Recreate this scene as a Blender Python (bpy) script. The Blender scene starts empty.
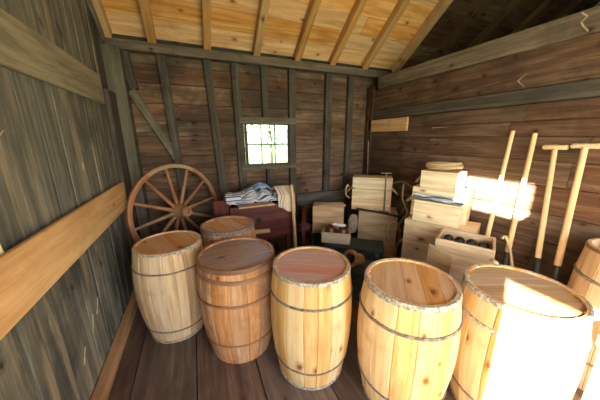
import bpy, bmesh, math, random
from mathutils import Vector, Matrix, noise
random.seed(11)
C = bpy.context.scene.collection
R = math.radians
V = Vector

# ------------------------------------------------------------------ materials
def lin(h):
    h = h.lstrip('#')
    c = [int(h[i:i+2], 16) / 255 for i in (0, 2, 4)]
    return tuple(x / 12.92 if x <= .04045 else ((x + .055) / 1.055) ** 2.4 for x in c) + (1,)

class NT:
    def __init__(s, name):
        s.m = bpy.data.materials.new(name); s.m.use_nodes = True
        s.t = s.m.node_tree; s.n = s.t.nodes; s.bsdf = s.n['Principled BSDF']
    def add(s, typ, **kw):
        nd = s.n.new(typ)
        for k, v in kw.items():
            if k.startswith('i_'):
                nd.inputs[k[2:].replace('_', ' ')].default_value = v
            else: setattr(nd, k, v)
        return nd
    def link(s, a, b): s.t.links.new(a, b)
    def math(s, op, a, b=None, c=None):
        nd = s.n.new('ShaderNodeMath'); nd.operation = op
        for i, x in enumerate((a, b, c)):
            if x is None: continue
            if isinstance(x, (int, float)): nd.inputs[i].default_value = x
            else: s.link(x, nd.inputs[i])
        return nd.outputs[0]
    def mix(s, fac, a, b, blend='MIX'):
        nd = s.n.new('ShaderNodeMix'); nd.data_type = 'RGBA'; nd.blend_type = blend
        for sock, x in ((nd.inputs[0], fac), (nd.inputs[6], a), (nd.inputs[7], b)):
            if isinstance(x, (int, float, tuple)): sock.default_value = x
            else: s.link(x, sock)
        return nd.outputs[2]
    def ramp(s, fac, stops):
        nd = s.n.new('ShaderNodeValToRGB')
        el = nd.color_ramp.elements
        while len(el) < len(stops): el.new(.5)
        for e, (p, c) in zip(el, stops): e.position = p; e.color = c
        s.link(fac, nd.inputs[0]); return nd.outputs[0]
    def smooth(s, x, a, b, lo=0., hi=1.):
        nd = s.n.new('ShaderNodeMapRange'); nd.interpolation_type = 'SMOOTHSTEP'
        s.link(x, nd.inputs[0])
        for i, v in enumerate((a, b, lo, hi)): nd.inputs[i + 1].default_value = v
        return nd.outputs[0]

def wood(name, dark, mid, light, stain=None, stain_amt=.5, stain_scale=2.2, knots=.5, knot_col='#3a2012', var=.35,
         rough=.7, fine=.3, ring=.3, bump=.25, hue=.02, stain_lo=.48, ringf=45, spec=.25, streak=0.):
    t = NT(name)
    uv = t.add('ShaderNodeUVMap').outputs[0]
    at = t.add('ShaderNodeAttribute'); at.attribute_name = 'rnd'
    rnd = at.outputs['Fac']
    def mapped(sx, sy):
        nd = t.add('ShaderNodeMapping'); nd.inputs['Scale'].default_value = (sx, sy, 1)
        t.link(uv, nd.inputs[0]); return nd.outputs[0]
    def nz(vec, scale=1, detail=3, dist=0., rough_=.55):
        nd = t.add('ShaderNodeTexNoise'); nd.noise_dimensions = '2D' if vec is not None else '3D'
        nd.inputs['Scale'].default_value = scale; nd.inputs['Detail'].default_value = detail
        nd.inputs['Distortion'].default_value = dist; nd.inputs['Roughness'].default_value = rough_
        if vec is not None: t.link(vec, nd.inputs['Vector'])
        return nd
    n1 = nz(mapped(1.1, 24), 1, 4, .15).outputs[0]
    n2 = nz(mapped(6, 95), 1, 3, 0, .65).outputs[0]
    n3 = nz(mapped(.45, 6), 1, 2, .0).outputs[0]
    rg = t.math('MULTIPLY_ADD', t.math('SINE', t.math('MULTIPLY', n3, ringf)), .5, .5)
    k0 = 1 - fine - ring
    f = t.math('ADD', t.math('ADD', t.math('MULTIPLY', n1, k0), t.math('MULTIPLY', n2, fine)), t.math('MULTIPLY', rg, ring))
    f = t.math('ADD', f, 0.0)
    col = t.ramp(f, [(.25, lin(dark)), (.5, lin(mid)), (.76, lin(light))])
    val = t.math('MULTIPLY_ADD', rnd, var * 2, 1 - var)
    hs = t.add('ShaderNodeHueSaturation')
    t.link(col, hs.inputs['Color']); t.link(val, hs.inputs['Value'])
    r2 = t.math('FRACT', t.math('MULTIPLY', rnd, 17.3))
    t.link(t.math('MULTIPLY_ADD', r2, hue * 2, .5 - hue), hs.inputs['Hue'])
    t.link(t.math('MULTIPLY_ADD', r2, -.3, 1.12), hs.inputs['Saturation'])
    col = hs.outputs[0]
    if stain:
        tc = t.add('ShaderNodeTexCoord')
        sn = nz(None, stain_scale, 5, .4, .62); t.link(tc.outputs['Object'], sn.inputs['Vector'])
        s1 = t.smooth(sn.outputs[0], stain_lo, stain_lo + .2, 0, stain_amt)
        col = t.mix(s1, col, lin(stain))
        sn2 = nz(mapped(1.1, 6), 1, 4, 1.0)
        col = t.mix(t.smooth(sn2.outputs[0], .55, .75, 0, stain_amt * .8), col, lin(stain))
    if streak:
        sn3 = nz(mapped(1.3, 11), 1, 5, .3)
        col = t.mix(t.smooth(sn3.outputs[0], .5, .7, 0, streak), col, lin('#a0927a'))
    if knots:
        vo = t.add('ShaderNodeTexVoronoi'); vo.voronoi_dimensions = '2D'; vo.inputs['Scale'].default_value = 1
        wv = nz(mapped(9, 9), 1, 2)
        vm = t.add('ShaderNodeVectorMath'); vm.operation = 'MULTIPLY_ADD'
        t.link(wv.outputs[1], vm.inputs[0]); vm.inputs[1].default_value = (.16, .16, 0); t.link(mapped(4.2, 6.5), vm.inputs[2])
        t.link(vm.outputs[0], vo.inputs['Vector'])
        sep = t.add('ShaderNodeSeparateColor'); t.link(vo.outputs['Color'], sep.inputs[0])
        gate = t.math('LESS_THAN', sep.outputs[0], knots)
        size = t.math('MULTIPLY_ADD', sep.outputs[1], .06, .035)
        q = t.math('DIVIDE', vo.outputs['Distance'], size)
        kf = t.math('MULTIPLY', t.smooth(q, .55, 1.25, 1, 0), gate)
        halo = t.math('MULTIPLY', t.smooth(q, 1.0, 3.2, .5, 0), gate)
        col = t.mix(halo, col, t.mix(1., col, lin('#b07848'), 'MULTIPLY'))
        col = t.mix(t.math('MULTIPLY', kf, .85), col, lin(knot_col))
    t.link(col, t.bsdf.inputs['Base Color'])
    t.bsdf.inputs['Roughness'].default_value = rough
    t.bsdf.inputs['Specular IOR Level'].default_value = spec
    bp = t.add('ShaderNodeBump'); bp.inputs['Strength'].default_value = bump; bp.inputs['Distance'].default_value = .006
    t.link(t.math('ADD', t.math('MULTIPLY', n2, .6), t.math('MULTIPLY', n1, .8)), bp.inputs['Height'])
    t.link(bp.outputs[0], t.bsdf.inputs['Normal'])
    return t.m

def plain(name, c1, c2, scale=20, rough=.6, metal=0., bump=.1, spec=.4):
    t = NT(name)
    tc = t.add('ShaderNodeTexCoord')
    n = t.add('ShaderNodeTexNoise'); n.inputs['Scale'].default_value = scale; n.inputs['Detail'].default_value = 5
    t.link(tc.outputs['Object'], n.inputs['Vector'])
    t.link(t.ramp(n.outputs[0], [(.35, lin(c1)), (.65, lin(c2))]), t.bsdf.inputs['Base Color'])
    t.bsdf.inputs['Roughness'].default_value = rough; t.bsdf.inputs['Metallic'].default_value = metal
    t.bsdf.inputs['Specular IOR Level'].default_value = spec
    bp = t.add('ShaderNodeBump'); bp.inputs['Strength'].default_value = bump; bp.inputs['Distance'].default_value = .004
    t.link(n.outputs[0], bp.inputs['Height']); t.link(bp.outputs[0], t.bsdf.inputs['Normal'])
    return t.m

def striped(name, base, stripes, freq):
    t = NT(name)
    uv = t.add('ShaderNodeUVMap').outputs[0]
    sp = t.add('ShaderNodeSeparateXYZ'); t.link(uv, sp.inputs[0])
    f = t.math('FRACT', t.math('MULTIPLY', sp.outputs[1], freq))
    st = [(0, lin(base))]
    nd = t.add('ShaderNodeValToRGB'); nd.color_ramp.interpolation = 'CONSTANT'
    el = nd.color_ramp.elements
    pts = [(0., lin(base))]
    for p, w, c in stripes: pts += [(p, lin(c)), (p + w, lin(base))]
    while len(el) < len(pts): el.new(.5)
    for e, (p, c) in zip(el, pts): e.position = p; e.color = c
    t.link(f, nd.inputs[0])
    t.link(nd.outputs[0], t.bsdf.inputs['Base Color']); t.bsdf.inputs['Roughness'].default_value = .9
    t.bsdf.inputs['Specular IOR Level'].default_value = .1
    return t.m

def rope_mat(name, c1, c2):
    t = NT(name)
    uv = t.add('ShaderNodeUVMap').outputs[0]
    sp = t.add('ShaderNodeSeparateXYZ'); t.link(uv, sp.inputs[0])
    s = t.math('SINE', t.math('ADD', t.math('MULTIPLY', sp.outputs[0], 320), t.math('MULTIPLY', sp.outputs[1], 320)))
    f = t.math('MULTIPLY_ADD', s, .5, .5)
    t.link(t.ramp(f, [(.1, lin(c1)), (.7, lin(c2))]), t.bsdf.inputs['Base Color'])
    t.bsdf.inputs['Roughness'].default_value = .95
    bp = t.add('ShaderNodeBump'); bp.inputs['Strength'].default_value = .6; bp.inputs['Distance'].default_value = .003
    t.link(f, bp.inputs['Height']); t.link(bp.outputs[0], t.bsdf.inputs['Normal'])
    return t.m

M = {}
M['pine'] = wood('barrel_pine', '#b58852', '#d2a86c', '#e0c08a', '#ad7a4c', .4, 4, .32, '#6a4020', .1, .6, .35, .12, .3, .005, .53, 26)
M['pine2'] = wood('barrel_pine_warm', '#c0925c', '#dcb27a', '#eacc9a', '#ae784c', .45, 4, .34, '#74441f', .1, .6, .35, .12, .3, .005, .52, 26)
M['pale'] = wood('barrel_pale', '#a98462', '#d0ac84', '#e2c6a2', '#98704e', .45, 4, .28, '#5c3a24', .08, .65, .4, .12, .3, .004, .53, 26)
M['brown'] = wood('barrel_brown', '#92623e', '#b98760', '#d6ac82', '#84543a', .55, 6, .2, '#54301a', .08, .65, .45, .12, .35, .004, .48, 26)
M['brown_hoop'] = wood('hoop_brown', '#6a4430', '#8f6042', '#a87a54', '#4a3020', .5, 4, 0, var=.15, ring=.1)
M['lid_orange'] = wood('lid_orange', '#b07c4e', '#c8965f', '#d8ac78', '#a26e48', .35, 4, .2, '#6a3c1e', .03, .6, .35, .12, .2, .004, .54, 26)
M['lid_red'] = wood('lid_reddish', '#aa7a62', '#c2937c', '#d2aa94', '#946450', .4, 4, .2, '#4a2a1c', .03, .5, .35, .12, .2, .004, .5, 26, spec=.45)
M['lid_grey'] = wood('lid_greybrown', '#7e6652', '#9a7f68', '#b09680', '#6a5648', .45, 4, .1, '#44291c', .08, .5, .45, .1, .2, .004, .5, 26, spec=.45)
M['lid_big'] = wood('lid_big', '#8e7050', '#a88a66', '#bea27e', '#785e40', .4, 4, .15, '#44291c', .04, .6, .35, .12, .2, .004, .5, 26)
M['hoop_iron'] = plain('hoop_iron', '#574e45', '#897e72', 60, .7, .1, .25)
M['hoop_frost'] = plain('hoop_withy', '#74685c', '#c2b8a8', 70, .85, 0, .7)
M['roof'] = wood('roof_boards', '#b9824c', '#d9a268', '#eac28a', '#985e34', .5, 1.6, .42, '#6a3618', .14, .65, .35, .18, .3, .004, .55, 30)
M['roof_shaded'] = wood('roof_boards_shaded', '#4c3624', '#644830', '#7c5c3e', '#33221a', .6, 1.8, .3, '#241208', .25, .7, .3, .15, .2, ringf=30)  # darker copy of the roof boards, far bay shade put into the colour
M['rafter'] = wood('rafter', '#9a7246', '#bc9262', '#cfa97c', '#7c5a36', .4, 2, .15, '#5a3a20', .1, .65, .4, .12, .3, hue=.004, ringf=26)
M['rafter_shaded'] = wood('rafter_shaded', '#4e3a26', '#685036', '#806446', '#332416', .5, 2, .15, '#2a160a', .12, .7, .35, .12, .2, ringf=26)  # rafter copy with the far bay shade in its colour
M['back'] = wood('back_wall_boards', '#4a362a', '#6e5442', '#92775e', '#352c27', .7, 1.3, .3, '#22150d', .24, .85, .4, .15, .5, .01, .46, 30)
M['right'] = wood('right_wall_boards', '#3c2a20', '#56402f', '#756050', '#2c221d', .6, 1.3, .28, '#1e120c', .2, .8, .45, .15, .5, .008, .48, 30)
M['left'] = wood('left_wall_boards', '#45463f', '#6a695e', '#979180', '#343838', .8, 1.1, .18, '#1e1a16', .2, .8, .4, .12, .6, .006, .47, 26, streak=.6)
M['grey_beam'] = wood('grey_beam', '#67624f', '#8d8770', '#a8a189', '#55513f', .6, 1.6, .12, '#3c362c', .08, .8, .45, .12, .5, ringf=26, streak=.3)
M['stud'] = wood('stud', '#33302b', '#4c4740', '#676056', '#282622', .5, 2.2, .1, '#1a1410', .2, .8, .45, .12, .5, ringf=26)
M['plate'] = wood('plate_beam', '#4a4238', '#685e52', '#847a6a', '#37322b', .6, 1.6, .15, '#241a14', .14, .8, .45, .12, .5, ringf=26)
M['rail'] = wood('pine_rail', '#b88a52', '#d2a468', '#e0ba84', '#a87a46', .35, 2, .22, '#744420', .06, .6, .3, .2, .2, ringf=26)
M['sill'] = wood('sill', '#866a48', '#a98c64', '#c0a57e', '#685038', .5, 2.5, .2, '#543620', .08, .7, .35, .15, .3, ringf=26)
M['floor'] = wood('floor_boards', '#41342b', '#5d4b3f', '#786658', '#362b25', .6, 1.5, .15, '#241812', .2, .55, .4, .15, .35, .006, .46, 26, spec=.4)
M['crate'] = wood('crate_pale', '#ab9674', '#cab694', '#decdb0', '#94805e', .4, 3, .2, '#644a30', .1, .75, .35, .15, .25, .008, .52, 26)
M['crate_warm'] = wood('crate_warm', '#9a7c58', '#bd9e78', '#d2b896', '#7e6042', .4, 3, .22, '#644528', .1, .7, .35, .15, .25, .008, .52, 26)
M['tool'] = wood('tool_handle', '#a88a60', '#c6a97e', '#d8c09a', '#8e704e', .3, 3, 0, var=.08, ring=.1, hue=.004, ringf=26)
M['wheel'] = wood('wheel_wood', '#7e5a3e', '#a07854', '#b89270', '#5e4230', .4, 5, 0, var=.12, ring=.1, rough=.6, ringf=26)
M['red'] = wood('red_paint', '#3c140c', '#582216', '#6c2e1e', '#2a120c', .5, 4, 0, var=.14, ring=.1, rough=.55, hue=.005, ringf=26)
M['dark_green'] = plain('dark_green_paint', '#1c2422', '#2e3a36', 12, .5, 0, .1)
M['iron'] = plain('iron', '#1c1b1a', '#34302c', 30, .6, .5, .25)
M['steel'] = plain('grey_steel', '#55534e', '#807c74', 30, .5, .6, .1)
M['brass'] = plain('aged_brass', '#7a5c34', '#b08c58', 18, .45, .55, .15)
M['pot'] = plain('brown_glaze', '#45200f', '#6c3822', 12, .3, 0, .05, .5)
M['white'] = plain('white_china', '#d6d2c8', '#efece4', 12, .4)
M['rope'] = rope_mat('rope', '#85714f', '#c2ab82')
M['rope_dark'] = rope_mat('rope_dark', '#564835', '#8c7858')
M['blanket'] = striped('striped_blanket', '#c6c8ce', [(.1, .14, '#3a4664'), (.4, .08, '#6d7a98'), (.62, .16, '#444f6c')], 13)
M['blue'] = striped('blue_cloth', '#94aed2', [(.3, .2, '#7394c4')], 6)
M['cream'] = striped('cream_cloth', '#d3c5aa', [(.3, .06, '#6a7696'), (.5, .04, '#9c5c4c')], 5)
M['shawl'] = striped('grey_blue_cloth', '#8f9aa6', [(.1, .25, '#3e4c62'), (.55, .2, '#c2c8cc')], 16)
M['canvas'] = plain('canvas_sack', '#7d715e', '#a2957e', 26, .95, 0, .4)
M['paper'] = plain('pale_chip', '#8e8270', '#b0a48e', 30, .9)
M['paper2'] = plain('pale_reed', '#cfc08a', '#e2d6a8', 30, .8)
M['leaf'] = plain('leaf', '#8fb492', '#b8d4b0', 3, .7)
M['bark'] = plain('bark', '#3c3024', '#5c4c3a', 12, .9)
M['grass'] = plain('lawn', '#4c6a2c', '#7c9450', 3, .95)
g = NT('window_glass'); g.bsdf.inputs['Transmission Weight'].default_value = 1; g.bsdf.inputs['Roughness'].default_value = .02
g.bsdf.inputs['IOR'].default_value = 1.02; g.bsdf.inputs['Base Color'].default_value = (.93, .98, .96, 1)
M['glass'] = g.m

# ------------------------------------------------------------------ mesh builder
class MB:
    def __init__(s): s.v = []; s.f = []; s.uv = []; s.r = []
    def face(s, pts, uvs, rnd):
        b = len(s.v); s.v += [tuple(p) for p in pts]; s.f.append(list(range(b, b + len(pts)))); s.uv.append(uvs); s.r.append(rnd)
    def hexa(s, P, rnd=None, axis=0):
        """P: 8 corners indexed by bits x+2y+4z; axis = the grain axis; shared vertices."""
        rnd = random.random() if rnd is None else rnd
        ou, ov = random.random() * 40, random.random() * 40
        b = len(s.v); s.v += [tuple(p) for p in P]
        P = [V(p) for p in P]
        ex = (P[1] - P[0]).length; ey = (P[2] - P[0]).length; ez = (P[4] - P[0]).length
        E = (ex, ey, ez)
        def co(i): return [((i >> k) & 1) * E[k] for k in range(3)]
        for q in ((0, 2, 3, 1), (4, 5, 7, 6), (0, 1, 5, 4), (2, 6, 7, 3), (0, 4, 6, 2), (1, 3, 7, 5)):
            uvs = []
            for i in q:
                c = co(i); o = [c[k] for k in range(3) if k != axis]
                if all(((j >> axis) & 1) == ((q[0] >> axis) & 1) for j in q): uvs.append((ou + o[0] * .25, ov + o[1]))
                else: uvs.append((ou + c[axis], ov + o[0] + o[1]))
            s.f.append([b + i for i in q]); s.uv.append(uvs); s.r.append(rnd)
    def box(s, lo, hi, axis=None, rnd=None, mat=None):
        lo = V(lo); hi = V(hi)
        d = hi - lo
        if axis is None: axis = max(range(3), key=lambda k: abs(d[k]))
        P = [V((hi.x if i & 1 else lo.x, hi.y if i & 2 else lo.y, hi.z if i & 4 else lo.z)) for i in range(8)]
        if mat: P = [mat @ p for p in P]
        s.hexa(P, rnd, axis)
    def bar(s, p0, p1, w, t, side=None, rnd=None, w1=None, t1=None):
        """bar from p0 to p1; w across 'side', t across the third way"""
        p0 = V(p0); p1 = V(p1); d = (p1 - p0).normalized()
        side = V(side) if side else (V((0, 0, 1)) if abs(d.z) < .9 else V((1, 0, 0)))
        a = (side - d * side.dot(d)).normalized(); c = d.cross(a)
        w1 = w1 or w; t1 = t1 or t
        P = []
        for i in range(8):
            e = i & 1; ww = (w1 if e else w) / 2; tt = (t1 if e else t) / 2
            P.append((p1 if e else p0) + a * (ww if i & 2 else -ww) + c * (tt if i & 4 else -tt))
        s.hexa(P, rnd, 0)
    def lathe(s, prof, segs=32, mat=None, rnd=None, close=False, along='ring', a0=0., a1=None):
        """prof: (r,z) list round local z."""
        rnd = random.random() if rnd is None else rnd
        ou, ov = random.random() * 40, random.random() * 40
        full = a1 is None; a1 = a0 + 2 * math.pi if full else a1
        n = segs if full else segs + 1
        b = len(s.v)
        for r, z in prof:
            for k in range(n):
                a = a0 + (a1 - a0) * k / segs
                p = V((r * math.cos(a), r * math.sin(a), z)); s.v.append(tuple(mat @ p if mat else p))
        L = [0.]
        for i in range(1, len(prof)): L.append(L[-1] + math.dist(prof[i], prof[i - 1]))
        m = len(prof)
        rm = max(r for r, _ in prof)
        for i in range(m if close else m - 1):
            j = (i + 1) % m; lj = L[j] if j else L[-1] + math.dist(prof[0], prof[-1])
            for k in range(segs):
                k2 = (k + 1) % n
                s.f.append([b + i * n + k, b + i * n + k2, b + j * n + k2, b + j * n + k])
                t0, t1 = rm * (a1 - a0) * k / segs, rm * (a1 - a0) * (k + 1) / segs
                if along == 'ring': s.uv.append([(ou + t0, ov + L[i]), (ou + t1, ov + L[i]), (ou + t1, ov + lj), (ou + t0, ov + lj)])
                else: s.uv.append([(ou + L[i], ov + t0), (ou + L[i], ov + t1), (ou + lj, ov + t1), (ou + lj, ov + t0)])
                s.r.append(rnd)
    def tube(s, pts, rad, segs=8, closed=False, rnd=None, caps=True):
        rnd = random.random() if rnd is None else rnd
        ou, ov = random.random() * 40, random.random() * 40
        pts = [V(p) for p in pts]; n = len(pts)
        rr = rad if isinstance(rad, (list, tuple)) else [rad] * n
        b = len(s.v); up = None; L = 0; Ls = []
        for i, p in enumerate(pts):
            q0 = pts[(i - 1) % n] if (closed or i) else p; q1 = pts[(i + 1) % n] if (closed or i < n - 1) else p
            d = (q1 - q0).normalized()
            if up is None: up = V((0, 0, 1)) if abs(d.z) < .9 else V((1, 0, 0))
            a = (up - d * up.dot(d)).normalized(); c = d.cross(a); up = a
            if i: L += (p - pts[i - 1]).length
            Ls.append(L)
            for k in range(segs):
                t = 2 * math.pi * k / segs
                s.v.append(tuple(p + (a * math.cos(t) + c * math.sin(t)) * rr[i]))
        Ls.append(L + (pts[0] - pts[-1]).length)
        for i in range(n if closed else n - 1):
            j = (i + 1) % n
            for k in range(segs):
                k2 = (k + 1) % segs
                s.f.append([b + i * segs + k, b + i * segs + k2, b + j * segs + k2, b + j * segs + k])
                v0, v1 = 6.28 * rr[i] * k / segs, 6.28 * rr[i] * (k + 1) / segs
                s.uv.append([(ou + Ls[i], ov + v0), (ou + Ls[i], ov + v1), (ou + Ls[i + 1], ov + v1), (ou + Ls[i + 1], ov + v0)]); s.r.append(rnd)
        if caps and not closed:
            for i, rev in ((0, True), (n - 1, False)):
                q = [b + i * segs + k for k in range(segs)]
                if rev: q.reverse()
                s.f.append(q); s.uv.append([(ou + .01 * math.cos(6.28 * k / segs), ov + rr[i] * math.sin(6.28 * k / segs)) for k in range(segs)]); s.r.append(rnd)
    def grid(s, fn, nu, nv, rnd=.5):
        b = len(s.v); uvs = {}
        for j in range(nv + 1):
            for i in range(nu + 1):
                p, uv = fn(i / nu, j / nv); s.v.append(tuple(p)); uvs[(i, j)] = uv
        for j in range(nv):
            for i in range(nu):
                q = ((i, j), (i + 1, j), (i + 1, j + 1), (i, j + 1))
                s.f.append([b + y * (nu + 1) + x for x, y in q]); s.uv.append([uvs[k] for k in q]); s.r.append(rnd)
    def ball(s, c, r, segs=16, squash=1., rnd=None, mat=None):
        prof = [(max(r * math.sin(math.pi * i / 10), 1e-4), -r * squash * math.cos(math.pi * i / 10)) for i in range(11)]
        s.lathe(prof, segs, Matrix.Translation(c) @ (mat or Matrix()), rnd)
    def build(s, name, mat, parent=None, bevel=0., smooth=False, solid=0., sub=0):
        me = bpy.data.meshes.new(name)
        me.from_pydata(s.v, [], s.f)
        ul = me.uv_layers.new(name='UVMap')
        flat = [c for f in s.uv for u in f for c in u]
        ul.data.foreach_set('uv', flat)
        a = me.attributes.new('rnd', 'FLOAT', 'FACE'); a.data.foreach_set('value', s.r)
        bm = bmesh.new(); bm.from_mesh(me)
        bmesh.ops.remove_doubles(bm, verts=bm.verts, dist=1e-6)
        bmesh.ops.recalc_face_normals(bm, faces=bm.faces)
        bm.to_mesh(me); bm.free()
        if smooth:
            me.polygons.foreach_set('use_smooth', [True] * len(me.polygons))
        me.materials.append(M[mat] if isinstance(mat, str) else mat)
        o = bpy.data.objects.new(name, me); C.objects.link(o)
        if parent: o.parent = parent
        if solid:
            m = o.modifiers.new('solid', 'SOLIDIFY'); m.thickness = solid; m.offset = 0
        if sub:
            m = o.modifiers.new('sub', 'SUBSURF'); m.levels = sub; m.render_levels = sub
        if bevel:
            m = o.modifiers.new('bevel', 'BEVEL'); m.width = bevel; m.segments = 2; m.limit_method = 'ANGLE'; m.angle_limit = R(40)
        if smooth == 'auto':
            m = o.modifiers.new('es', 'EDGE_SPLIT'); m.split_angle = R(38)
        return o

def tag(o, label=None, cat=None, group=None, kind=None):
    if label: o['label'] = label
    if cat: o['category'] = cat
    if group: o['group'] = group
    if kind: o['kind'] = kind
    return o
def thing(name, label, cat, loc=(0, 0, 0), rot=(0, 0, 0), group=None):
    o = bpy.data.objects.new(name, None); C.objects.link(o)
    o.location = loc; o.rotation_euler = rot; o.empty_display_size = .1
    return tag(o, label, cat, group)
def struct(o, label=None):
    o['kind'] = 'structure'
    if label: o['label'] = label
    return o

# ------------------------------------------------------------------ the shed
XL, XR, YB, YF, XE = -.67, 2.456, 3.19, -1.6, 5.4
TAN = math.tan(R(37.5)); YM = .8
def roof_z(y): return 2.40 + (3.06 - y) * TAN if y > YM else 2.40 + (3.06 - YM) * TAN - (YM - y) * TAN

# floor: long boards running away from the door
b = MB()
xs = [-1.25, -.87, -.5, -.13, .25, .64, 1.02, 1.4, 1.79, 2.17, 2.6, 3.1, 3.6, 4.1, 4.6, 5.1, 5.4]
for i in range(len(xs) - 1):
    b.box((xs[i] + .003, YF, -.05), (xs[i + 1] - .003, YB + .1, random.uniform(-.002, 0)), 1)
struct(b.build('floor', 'floor', bevel=.003), 'worn dark brown plank floor')
b = MB(); b.box((XL - .1, YF, -.12), (XE, YB + .12, -.052)); struct(b.build('trim_1', 'stud'))

# left wall: weathered upright boards, two unseen openings behind the camera shaped to cast the sun patches
OP = [(-.55, .02, 1.845, 2.33), (-1.5, -.44, .3, 1.58)]
cuts = [YF]
while cuts[-1] < 2.78: cuts.append(cuts[-1] + random.choice((.13, .16, .19, .22, .25)))
cuts[-1] = 2.78
for o in OP:
    for e in o[:2]: cuts.append(e)
cuts = sorted(cuts); cuts = [c for i, c in enumerate(cuts) if i == 0 or c - cuts[i - 1] > 1e-3]
b = MB()
for y0, y1 in zip(cuts, cuts[1:]):
    ym = (y0 + y1) / 2; rn = random.random(); ins = random.uniform(0, .008)
    segs = [(0., None)]
    for (a, c, z0, z1) in sorted(OP, key=lambda q: q[2]):
        if a - 1e-4 < y0 and y1 < c + 1e-4:
            last = segs.pop(); segs += [(last[0], z0), (z1, None)]
    for z0, z1 in segs:
        ta, tb = (z1, z1) if z1 is not None else (roof_z(y0) + .05, roof_z(y1) + .05)
        x0, x1 = XL - .04, XL - ins
        g_ = .003
        P = [(x1 if i & 1 else x0, (y1 - g_) if i & 2 else (y0 + g_), ((tb if i & 2 else ta) if i & 4 else z0)) for i in range(8)]
        b.hexa(P, rn, 2)
WL = struct(b.build('wall_left', 'left', bevel=.002), 'weathered grey upright board wall')
b = MB(); tri = [(-.555, 1.84), (-.33, 1.84), (-.555, 2.08)]
for x in (XL - .03, XL - .01): b.face([(x, y, z) for y, z in tri], [(y, z) for y, z in tri], .4)
for k in range(3):
    (y0, z0), (y1, z1) = tri[k], tri[(k + 1) % 3]
    b.face([(XL - .03, y0, z0), (XL - .03, y1, z1), (XL - .01, y1, z1), (XL - .01, y0, z0)], [(0, 0), (.2, 0), (.2, .02), (0, .02)], .4)
b.build('sun_patch_blocker', 'left', WL)  # unseen board added to cut one corner off the sun patch
# pale scrapes in the boards
b = MB()
for (y, z, dy, dz) in ((1.62, .36, .05, .1), (1.72, .42, .06, .08), (1.45, .3, .05, .07), (1.3, 1.5, .05, .03), (2.0, 1.3, .006, .05)):
    b.bar((XL + .001, y, z), (XL + .001, y + dy, z + dz), .007, .004, (0, 1, 0), w1=.002)
b.build('scrape_mark', 'paper', WL)
# beams along the left wall
b = MB(); b.box((XL, YF, 1.775), (XL + .025, 2.64, 2.0), 1)
struct(b.build('trim_2', 'grey_beam', bevel=.006), 'wide grey rail nailed high along left wall')
b = MB(); b.box((XL + .028, -.3, .882), (XL + .05, 2.66, 1.118), 1); b.box((XL, 2.5, .9), (XL + .028, 2.62, 1.1), 2); b.box((XL, .2, .9), (XL + .028, .32, 1.1), 2)
struct(b.build('trim_3', 'rail', bevel=.005), 'wide fresh pine rail nailed along left wall')
b = MB(); b.box((XL, YF, 0), (XL + .055, 2.98, .10), 1)
struct(b.build('baseboard_left', 'sill', bevel=.008), 'pale timber sill at foot of left wall')
# back left corner timbers
b = MB(); b.box((XL - .02, 2.78, 0), (XL + .03, 3.02, 1.92), 2); struct(b.build('trim_4', 'stud', bevel=.006))
b = MB(); b.box((XL - .06, 2.78, 1.92), (XL - .02, 3.02, 2.62), 2); struct(b.build('trim_5', 'stud', bevel=.006))
b = MB(); b.box((XL - .04, 3.02, 0), (XL + .12, YB, 2.34), 2); struct(b.build('trim_6', 'plate', bevel=.006), 'thick upright corner post at back left')
b = MB(); b.box((XL - .1, 2.7, 2.2), (XL - .062, 3.3, 2.75), 1); b.box((XL - .062, 3.03, 2.345), (XL + .0, 3.3, 2.6), 1); struct(b.build('trim_13', 'stud'))  # filler added to block light leaking in at the gable corner
# sloping edge board between left wall and roof
b = MB(); b.bar((XL + .012, 3.03, 2.37), (XL + .012, 1.2, 2.37 + 1.83 * TAN), .03, .03, (0, .6, .8)); struct(b.build('trim_7', 'plate', bevel=.004))

# back wall: wide brown boards with a window hole
wx0, wx1, wz0, wz1 = .60, 1.20, 1.15, 1.685
b = MB()
zs = [-.05, .22, .45, .7, .93, 1.15, 1.30, 1.52, 1.685, 1.86, 2.06, 2.24, 2.45, 2.62]
for z0, z1 in zip(zs, zs[1:]):
    runs = [(XL - .1, XE)] if not (z0 > wz0 - .01 and z1 < wz1 + .01) else [(XL - .1, wx0), (wx1, XE)]
    for x0, x1 in runs:
        x = x0; ds = random.uniform(1.2, 2.6)
        while x < x1 - 1e-6:
            xn = min(x1, x + ds); ds = random.uniform(1.6, 2.8)
            if x1 - xn < .3: xn = x1
            b.box((x, YB + random.uniform(0, .008), z0 + .002), (xn - .002, YB + .04, z1 - .002), 0); x = xn
struct(b.build('wall_back', 'back', bevel=.003), 'brown horizontal board back wall')
b = MB(); b.box((XL - .1, YB + .045, -.05), (wx0 - .05, YB + .06, 2.62)); b.box((wx1 + .05, YB + .045, -.05), (XE, YB + .06, 2.62))
b.box((wx0 - .05, YB + .045, -.05), (wx1 + .05, YB + .06, wz0 - .03)); b.box((wx0 - .05, YB + .045, wz1 + .03), (wx1 + .05, YB + .06, 2.62))
struct(b.build('wall_back_outer', 'stud'), 'outer cladding behind back wall')
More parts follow.
